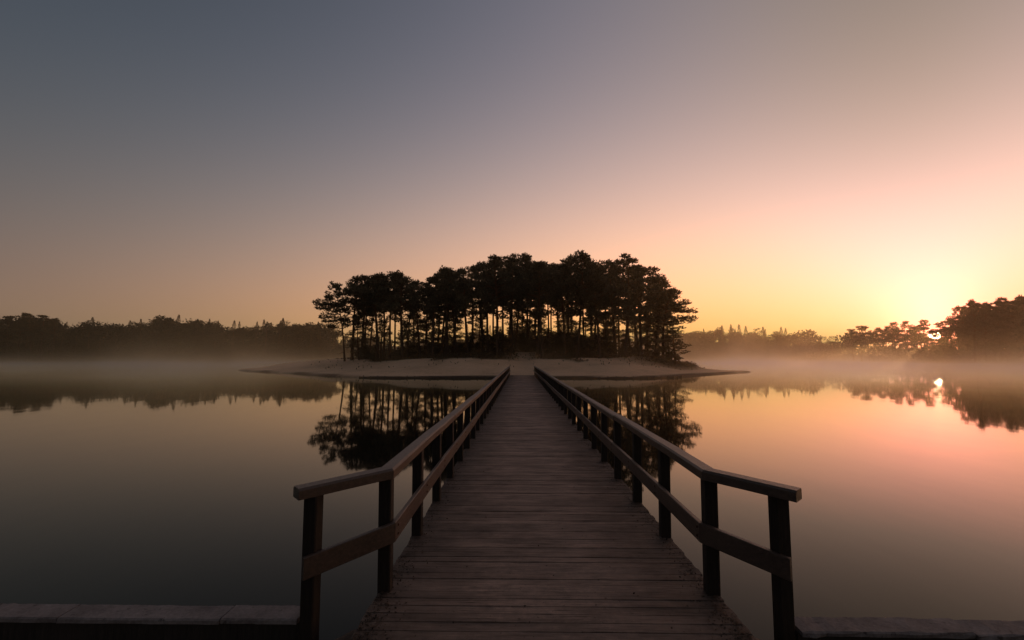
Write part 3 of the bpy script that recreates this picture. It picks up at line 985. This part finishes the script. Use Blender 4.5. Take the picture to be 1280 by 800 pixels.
for u, Y, h in spots:
    p = at(u, 447, Y); gz = ground_z(p.x, Y)
    i = int(rng.integers(4)); s_ = h / (2.2, 2.8, 1.6, 3.6)[i]
    o = link_mesh('shrub', SHR[i]); o.location = (p.x, Y, gz - 0.05); o.rotation_euler = (0, 0, rng.uniform(0, 6.28)); o.scale = (s_ * rng.uniform(.9, 1.3),) * 2 + (s_,)
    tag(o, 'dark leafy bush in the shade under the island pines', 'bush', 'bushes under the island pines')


# heath and rough grass on the island's top, as one ground cover
n = 26000
P = np.c_[rng.uniform(-34, 32, n), rng.uniform(57, 104, n)]
zz_, d_ = island_h(P)
tm_ = sm_(11.8, 14.5, d_ + 2.4 * vnoise(P[:, 0], P[:, 1], 5.0) + 1.6 * vnoise(P[:, 0], P[:, 1], 1.3))
tm_ = tm_ * sm_(9.5, 11.5, d_)
tm_ = np.maximum(tm_, sm_(4.6, 6.2, d_ + 0.8 * vnoise(P[:, 0], P[:, 1], 4)) * sm_(13, 21, P[:, 0]))
pm_ = np.exp(-((P[:, 0] - XI - 0.02 * (P[:, 1] - 50)) / 1.9) ** 2)
ok = (rng.random(n) < np.maximum(tm_ * (1 - pm_), 0.035 * (d_ > 4.5))) & (d_ > 1)
Cc = np.c_[P[ok], zz_[ok] + 0.10]
v, f = diamonds(Cc, rng.normal(size=Cc.shape) * 0.4 + np.array((0, 0, 1)), 0.34, 0.14)
tag(link_mesh('heath', mesh('heath', v, f, M_HEATH)), 'dark heath and rough grass covering the ground under the island pines', 'ground cover', kind='stuff')

# ------------------------------------------------------------------ the woods on the far banks
HF = 20.0


def far_tree(kind, n=1500):
    C, D = [], []; tm = MB()
    if kind == 'spruce':
        tm.tube([(0, 0, -.5), (0, 0, HF * .5), (0, 0, HF * .97)], [.3, .18, .05], 6)
        t = rng.uniform(0.02, 1, n); az = rng.uniform(0, 6.28, n)
        lay = 0.75 + 0.25 * np.sin(t * 70 + az * 2)
        r = (1 - t) ** 0.9 * 4.4 * lay * rng.uniform(0.2, 1, n) ** .5 + .08
        C = np.c_[np.cos(az) * r, np.sin(az) * r, t * HF - r * .25]; D = np.c_[np.cos(az), np.sin(az), -0.25 + rng.normal(size=n) * .4]
        v, f = diamonds(C, D, 0.9, 0.42)
        vs = v.reshape(-1, 4, 3); c0 = vs.mean(1, keepdims=True); v = (c0 + (vs - c0) * np.clip(1.25 - t, 0.42, 1)[:, None, None]).reshape(-1, 3)
        return mesh('trunk', tm.v, tm.f, M_BARK, True), mesh('crown', v, f, M_FARLEAF)
    if kind == 'broad':
        tm.tube([(0, 0, -.5), (.1, 0, HF * .4), (0, .1, HF * .8)], [.34, .24, .08], 6)
        k = 22
        for _ in range(k):
            a = rng.uniform(0, 6.28); t = rng.uniform(0.10, 0.90); r = rng.uniform(0.2, 1) ** .5 * 3.6 * math.sin(math.pi * (0.16 + 0.78 * t)) ** .7
            rr = rng.uniform(1.2, 2.4)
            p = rng.normal(size=(n // k, 3)); p /= np.linalg.norm(p, axis=1)[:, None]; p *= (rng.uniform(0.2, 1, n // k) ** .5)[:, None] * rr
            C.append(np.array((math.cos(a) * r, math.sin(a) * r, t * HF)) + p); D.append(p + rng.normal(size=p.shape))
        C = np.vstack(C); C[:, 2] = np.clip(C[:, 2], 0.1, HF)
        v, f = diamonds(C, np.vstack(D), 0.75, 0.42)
        return mesh('trunk', tm.v, tm.f, M_BARK, True), mesh('crown', v, f, M_FARLEAF)
    if kind == 'bare':      # a leafless crown: fine twigs radiating from limbs
        tm.tube([(0, 0, -.5), (.1, 0, HF * .35), (0, .1, HF * .7)], [.34, .22, .06], 6)
        for _ in range(16):
            a = rng.uniform(0, 6.28); t = rng.uniform(.25, .6); L = rng.uniform(4, 7)
            p = Vector((0, 0, HF * t)); dv = Vector((math.cos(a) * .8, math.sin(a) * .8, rng.uniform(.5, 1.1))).normalized()
            tm.tube([p, p + dv * L * .5, p + dv * L + Vector((0, 0, L * .15))], [.12, .07, .02], 4)
        t = rng.uniform(0.2, 1, n); az = rng.uniform(0, 6.28, n)
        r = 4.4 * np.sin(math.pi * np.clip(0.1 + 0.84 * t, 0, 1)) ** .6 * rng.uniform(0.2, 1, n) ** .5
        C = np.c_[np.cos(az) * r, np.sin(az) * r, t * HF * .97]
        D = np.c_[np.cos(az) * .6, np.sin(az) * .6, np.full(n, .9)] + rng.normal(size=(n, 3)) * .3
        v, f = diamonds(C, D, 1.6, 0.10)
        return mesh('trunk', tm.v, tm.f, M_BARK, True), mesh('crown', v, f, M_TWIG)


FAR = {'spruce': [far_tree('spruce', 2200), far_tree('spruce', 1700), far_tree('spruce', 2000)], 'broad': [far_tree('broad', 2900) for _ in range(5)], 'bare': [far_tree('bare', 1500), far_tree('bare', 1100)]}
FTOP = [(-60, 396), (0, 396), (20, 393), (45, 392), (70, 398), (85, 404), (100, 401), (112, 399), (130, 402), (160, 402), (175, 400), (195, 396), (210, 394), (222, 397), (240, 400), (270, 401),
        (290, 403), (310, 405), (330, 402), (350, 400), (370, 403), (395, 403), (430, 405), (600, 408), (800, 410), (865, 412), (885, 411), (905, 408), (925, 408), (940, 409), (955, 411), (978, 412), (990, 415),
        (1010, 419), (1030, 421), (1042, 417), (1060, 415), (1075, 413), (1190, 412), (1400, 405)]
FU, FV = zip(*FTOP)
nfar = 0
WOODS = {'left': 'wood beyond the water left of the island', 'mid': 'wood glimpsed behind the island', 'right': 'hazy wood beyond the water right of the island'}
KIND = {'broad': ('broadleaf_tree', 'round topped tree', 'tree'), 'spruce': ('spruce_tree', 'narrow pointed spruce', 'spruce tree'), 'bare': ('bare_tree', 'leafless feathery tree', 'tree')}
for row, (off_, step) in enumerate([(6, 5.2), (15, 5.4), (24, 5.8), (34, 6.6)]):
    s_ = 0.0
    cum = np.r_[0, np.cumsum(np.hypot(*np.diff(SH, axis=0).T))]
    while s_ < cum[-1]:
        s_ += step * rng.uniform(0.75, 1.25)
        i = min(int(np.searchsorted(cum, s_)), 399)
        X, Y = SH[i] + SN[i] * (off_ + rng.uniform(-2.5, 2.5))
        if Y < 60: continue
        u = col_of(X, Y)
        if u < -70 or u > 1060: continue
        mid = 425 < u < 850
        if mid and row > 0: continue
        wood_ = 'left' if u < 425 else ('mid' if mid else 'right')
        q = rng.random()
        kind = 'spruce' if q < (0.14 if wood_ == 'left' else 0.34) else 'broad'
        if wood_ == 'right' and u > 1000: kind = 'bare' if q < 0.6 else 'broad'
        vt = float(np.interp(u, FU, FV)) + (rng.uniform(-3.0, 4) if kind == 'spruce' else rng.uniform(-2.0, 9)) + (3 if row == 0 and kind != 'spruce' else 0)
        gz = 0.3 + off_ * 0.03
        H = at(u, vt, Y).z - gz
        sz = H / HF
        nm, lb, cat = KIND[kind]
        put_tree(nm, FAR[kind][rng.integers(len(FAR[kind]))], (X, Y, gz), rng.uniform(0, 6.28), (sz * rng.uniform(1.0, 1.4) if kind != 'spruce' else sz * rng.uniform(.85, 1.3)), sz,
                 '%s in the dark %s' % (lb, WOODS[wood_]) if wood_ != 'right' else '%s in the %s' % (lb, WOODS[wood_]), cat, '%ss in the %s' % (lb, WOODS[wood_]))
        nfar += 1

for u, vt, k in [(112, 394, 'spruce'), (160, 398, 'spruce'), (196, 393, 'broad'), (207, 392, 'broad'), (216, 390, 'spruce'), (243, 396, 'spruce'), (290, 398, 'spruce'), (331, 397, 'spruce'), (353, 395, 'spruce'), (377, 400, 'broad'), (392, 401, 'broad'),
                 (905, 404, 'spruce'), (917, 406, 'spruce'), (926, 403, 'spruce'), (933, 405, 'spruce'), (955, 406, 'spruce'), (979, 406, 'spruce')]:
    Y = 222 if u < 300 else 236
    p = at(u, 447, Y); H = at(u, vt + 2.5, Y).z - 0.9; sz = H / HF
    lb_ = ('taller %s standing up out of the dark left wood' if u < 600 else 'taller %s standing up out of the hazy right wood') % ('pointed spruce' if k == 'spruce' else 'round topped tree')
    put_tree(KIND[k][0], FAR[k][rng.integers(len(FAR[k]))], (p.x, Y, 0.9), rng.uniform(0, 6.28), sz * 1.35, sz, lb_, KIND[k][2], lb_.replace('spruce', 'spruces').replace('tree ', 'trees '))
for j, (u, vt) in enumerate([(8, 396), (22, 393), (38, 394), (52, 395), (-8, 396), (66, 399)]):
    Y = 196; p = at(u, 447, Y); H = at(u, vt, Y).z - 0.9; sz = H / H0
    put_tree('pine_tree', PINES['row'][j % 3], (p.x, Y, 0.9), rng.uniform(0, 6.28), sz * 1.1, sz, 'flat topped pine at the left edge of the dark left wood', 'pine tree', 'pines at the left edge of the left wood')

# pines on the near right bank, the sun rising between them
RP = [(1067, 196, 412, 'row'), (1077, 190, 408, 'row'), (1087, 199, 409, 'row'), (1098, 192, 411, 'row'), (1107, 200, 410, 'row'), (1115, 188, 404, 'row'), (1126, 196, 410, 'row'), (1135, 186, 403, 'row'), (1141, 197, 410, 'row'), (1152, 193, 407, 'row'), (1184, 192, 402, 'row'), (1092, 186, 414, 'row'), (1121, 190, 412, 'row'),
      (1147, 194, 409, 'row'), (1157, 190, 401, 'row'), (1160, 186, 427, 'row'), (1169, 184, 425, 'row'), (1176, 187, 426, 'row'), (1185, 184, 424, 'row'), (1178, 186, 404, 'row'), (1190, 180, 400, 'row')]
for j, (u, Y, vt, k) in enumerate(RP):
    p = at(u, 447, Y); gz = 0.6; H = at(u, vt, Y).z - gz; sz = H / H0
    near_sun = {1157: 'flat crowned pine just left of the rising sun on the right bank', 1178: 'flat crowned pine just right of the rising sun on the right bank', 1190: 'thin pine between the rising sun and the big dark clump'}
    put_tree('pine_tree', PINES[k][(j * 5 + j // 3) % len(PINES[k])], (p.x, Y, gz), rng.uniform(0, 6.28), sz * rng.uniform(0.95, 1.4), sz,
             near_sun.get(u, 'backlit pine in the low row round the rising sun'), 'pine tree', None if u in near_sun else 'backlit pines round the rising sun')
BIG = [(1211, 168, 384, 'edge', PI, 'big dark pine at the left end of the right bank clump'), (1219, 160, 378, 'big', 1, None), (1224, 166, 381, 'big', 2, None), (1233, 158, 382, 'big', 2, None), (1245, 164, 381, 'big', 1, None),
       (1252, 156, 378, 'big', 3, None), (1263, 160, 375, 'big', 2, None), (1274, 154, 373, 'big', 4, None), (1285, 158, 373, 'big', 5, None), (1298, 152, 374, 'big', 1, None), (1222, 174, 384, 'big', 0, None),
       (1240, 176, 384, 'big', 1, None), (1258, 174, 380, 'big', 3, None), (1280, 170, 377, 'big', 2, None), (1310, 160, 376, 'big', 2, None), (1214, 176, 392, 'big', 2, None), (1229, 170, 392, 'big', 0, None), (1249, 168, 390, 'big', 2, None), (1269, 166, 388, 'big', 1, None), (1291, 164, 386, 'big', 4, None), (1212, 170, 402, 'big', 1, None)]
for j, (u, Y, vt, k, rz, lb) in enumerate(BIG):
    p = at(u, 447, Y); gz = 0.7; H = at(u, vt, Y).z - gz; sz = H / H0
    put_tree('pine_tree', PINES[k][(j + (1 if k == 'edge' else 0)) % len(PINES[k])], (p.x, Y, gz), rz, sz * 0.95, sz,
             lb or 'large dark pine in the tall clump at the right edge of the lake', 'pine tree', None if lb else 'large pines in the right bank clump')

# undergrowth that fills the foot of the far woods: one uncountable mass
C = []
for i in range(400):
    if SH[i, 1] < 60: continue
    u = col_of(*SH[i])
    if u < -70 or u > 1330: continue
    n = 620 if u < 1060 else 520
    o_ = rng.uniform(2, 38, n); t_ = rng.uniform(-1.4, 1.4, n)
    hmax = 12.5 if u < 1060 else ((6.2 if u < 1148 else 8.2) if u < 1196 else 12)
    hz = rng.uniform(0, 1, n) * (hmax * (0.55 + 0.45 * abs(float(vnoise(i, 2, 3.0))))) * np.clip(o_ / 8, 0.35, 1)
    C.append(np.c_[SH[i, 0] + SN[i, 0] * o_ + tg[i, 0] * t_, SH[i, 1] + SN[i, 1] * o_ + tg[i, 1] * t_, hz + 0.3])
C = np.vstack(C)
v, f = diamonds(C, rng.normal(size=C.shape), 1.2, 0.75)
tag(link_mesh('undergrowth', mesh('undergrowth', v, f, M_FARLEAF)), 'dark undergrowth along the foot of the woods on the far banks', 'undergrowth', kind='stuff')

# ------------------------------------------------------------------ mist lying on the lake
def mist_mat():
    m = bpy.data.materials.new('mist'); m.use_nodes = True
    nt = m.node_tree; nt.nodes.clear()
    out = nt.nodes.new('ShaderNodeOutputMaterial')
    vs = nt.nodes.new('ShaderNodeVolumeScatter')
    vs.inputs['Color'].default_value = (1.0, 0.83, 0.52, 1)
    vs.inputs['Anisotropy'].default_value = 0.8
    lk(nt, vs.outputs[0], out.inputs['Volume'])
    g = nt.nodes.new('ShaderNodeNewGeometry')
    sp = nt.nodes.new('ShaderNodeSeparateXYZ'); lk(nt, g.outputs['Position'], sp.inputs[0])
    z = math_n(nt, 'ADD', sp.outputs['Z'], 0.30)
    mp = nt.nodes.new('ShaderNodeMapping'); mp.inputs['Scale'].default_value = (0.065, 0.04, 0.055)
    lk(nt, g.outputs['Position'], mp.inputs['Vector'])
    n = noise(nt, mp.outputs[0], 0.8, 3, 0.6)
    high = math_n(nt, 'MULTIPLY', math_n(nt, 'EXPONENT', math_n(nt, 'MULTIPLY', z, -1 / 6.0)), MIST_HIGH)
    nl = nd(nt, 'ShaderNodeMapRange'); nl.inputs['From Min'].default_value = 0.34; nl.inputs['From Max'].default_value = 0.66
    lk(nt, n, nl.inputs['Value'])
    # the top of the mist rises and sinks: drifts and thin places
    mp2 = nt.nodes.new('ShaderNodeMapping'); mp2.inputs['Scale'].default_value = (0.05, 0.022, 0.01)
    lk(nt, g.outputs['Position'], mp2.inputs['Vector'])
    n2 = nd(nt, 'ShaderNodeMapRange'); n2.inputs['From Min'].default_value = 0.36; n2.inputs['From Max'].default_value = 0.66
    lk(nt, noise(nt, mp2.outputs[0], 1.0, 2, 0.6), n2.inputs['Value'])
    hgt = math_n(nt, 'ADD', math_n(nt, 'MULTIPLY', math_n(nt, 'POWER', n2.outputs[0], 1.6), 2.0), 0.45)
    low = math_n(nt, 'MULTIPLY', math_n(nt, 'EXPONENT', math_n(nt, 'MULTIPLY', math_n(nt, 'DIVIDE', z, hgt), -1.0)), MIST_LOW)
    nh = math_n(nt, 'POWER', nl.outputs[0], 2.0)
    side = nd(nt, 'ShaderNodeMapRange'); side.interpolation_type = 'SMOOTHSTEP'
    for k_, v_ in (('From Min', -120), ('From Max', 90), ('To Min', 0.18), ('To Max', 1.35)): side.inputs[k_].default_value = v_
    lk(nt, sp.outputs['X'], side.inputs['Value'])
    far_r = nd(nt, 'ShaderNodeMapRange'); far_r.interpolation_type = 'SMOOTHSTEP'
    for k_, v_ in (('From Min', 95), ('From Max', 150), ('To Min', 1.0), ('To Max', 0.38)): far_r.inputs[k_].default_value = v_
    lk(nt, sp.outputs['X'], far_r.inputs['Value'])
    high = math_n(nt, 'MULTIPLY', high, math_n(nt, 'MULTIPLY', side.outputs[0], far_r.outputs[0]))
    low = math_n(nt, 'MULTIPLY', low, math_n(nt, 'ADD', math_n(nt, 'MULTIPLY', side.outputs[0], 0.75), 0.75))
    d = math_n(nt, 'ADD', math_n(nt, 'MULTIPLY', low, math_n(nt, 'ADD', math_n(nt, 'MULTIPLY', math_n(nt, 'POWER', nl.outputs[0], 1.5), 1.7), 0.10)), math_n(nt, 'MULTIPLY', high, math_n(nt, 'ADD', math_n(nt, 'MULTIPLY', nh, 2.2), 0.15)))
    d = math_n(nt, 'ADD', d, MIST_VEIL)
    fade = nd(nt, 'ShaderNodeMapRange'); fade.interpolation_type = 'SMOOTHSTEP'
    fade.inputs['From Min'].default_value = 20; fade.inputs['From Max'].default_value = 78
    lk(nt, sp.outputs['Y'], fade.inputs['Value'])
    lk(nt, math_n(nt, 'MULTIPLY', d, fade.outputs[0]), vs.inputs['Density'])
    return m


MIST_LOW, MIST_HIGH, MIST_VEIL = 0.042, 0.0062, 0.0005
m = MB()
x0, x1, y0, y1, z0, z1 = -300, 215, 20, 252, WATER_Z + 0.004, 20.0
m.loft([[(x0, y0, z), (x1, y0, z), (x1, y1, z), (x0, y1, z)] for z in (z0, z1)])
tag(link_mesh('mist', mesh('mist', m.v, m.f, mist_mat())), 'thin morning mist lying over the still lake', 'mist', kind='stuff')

# ------------------------------------------------------------------ render settings
scene.view_settings.view_transform = 'Standard'
scene.view_settings.look = 'None'
scene.view_settings.exposure = 0
scene.view_settings.gamma = 1
scene.render.engine = 'CYCLES'
cy = scene.cycles
cy.use_denoising = True
try: cy.denoiser = 'OPENIMAGEDENOISE'
except Exception: pass
cy.max_bounces = 8
cy.diffuse_bounces = 2
cy.glossy_bounces = 3
cy.volume_bounces = 4
cy.transmission_bounces = 2
cy.transparent_max_bounces = 4
cy.volume_step_rate = 0.12
cy.volume_max_steps = 256
cy.sample_clamp_indirect = 6
print('far trees', nfar)
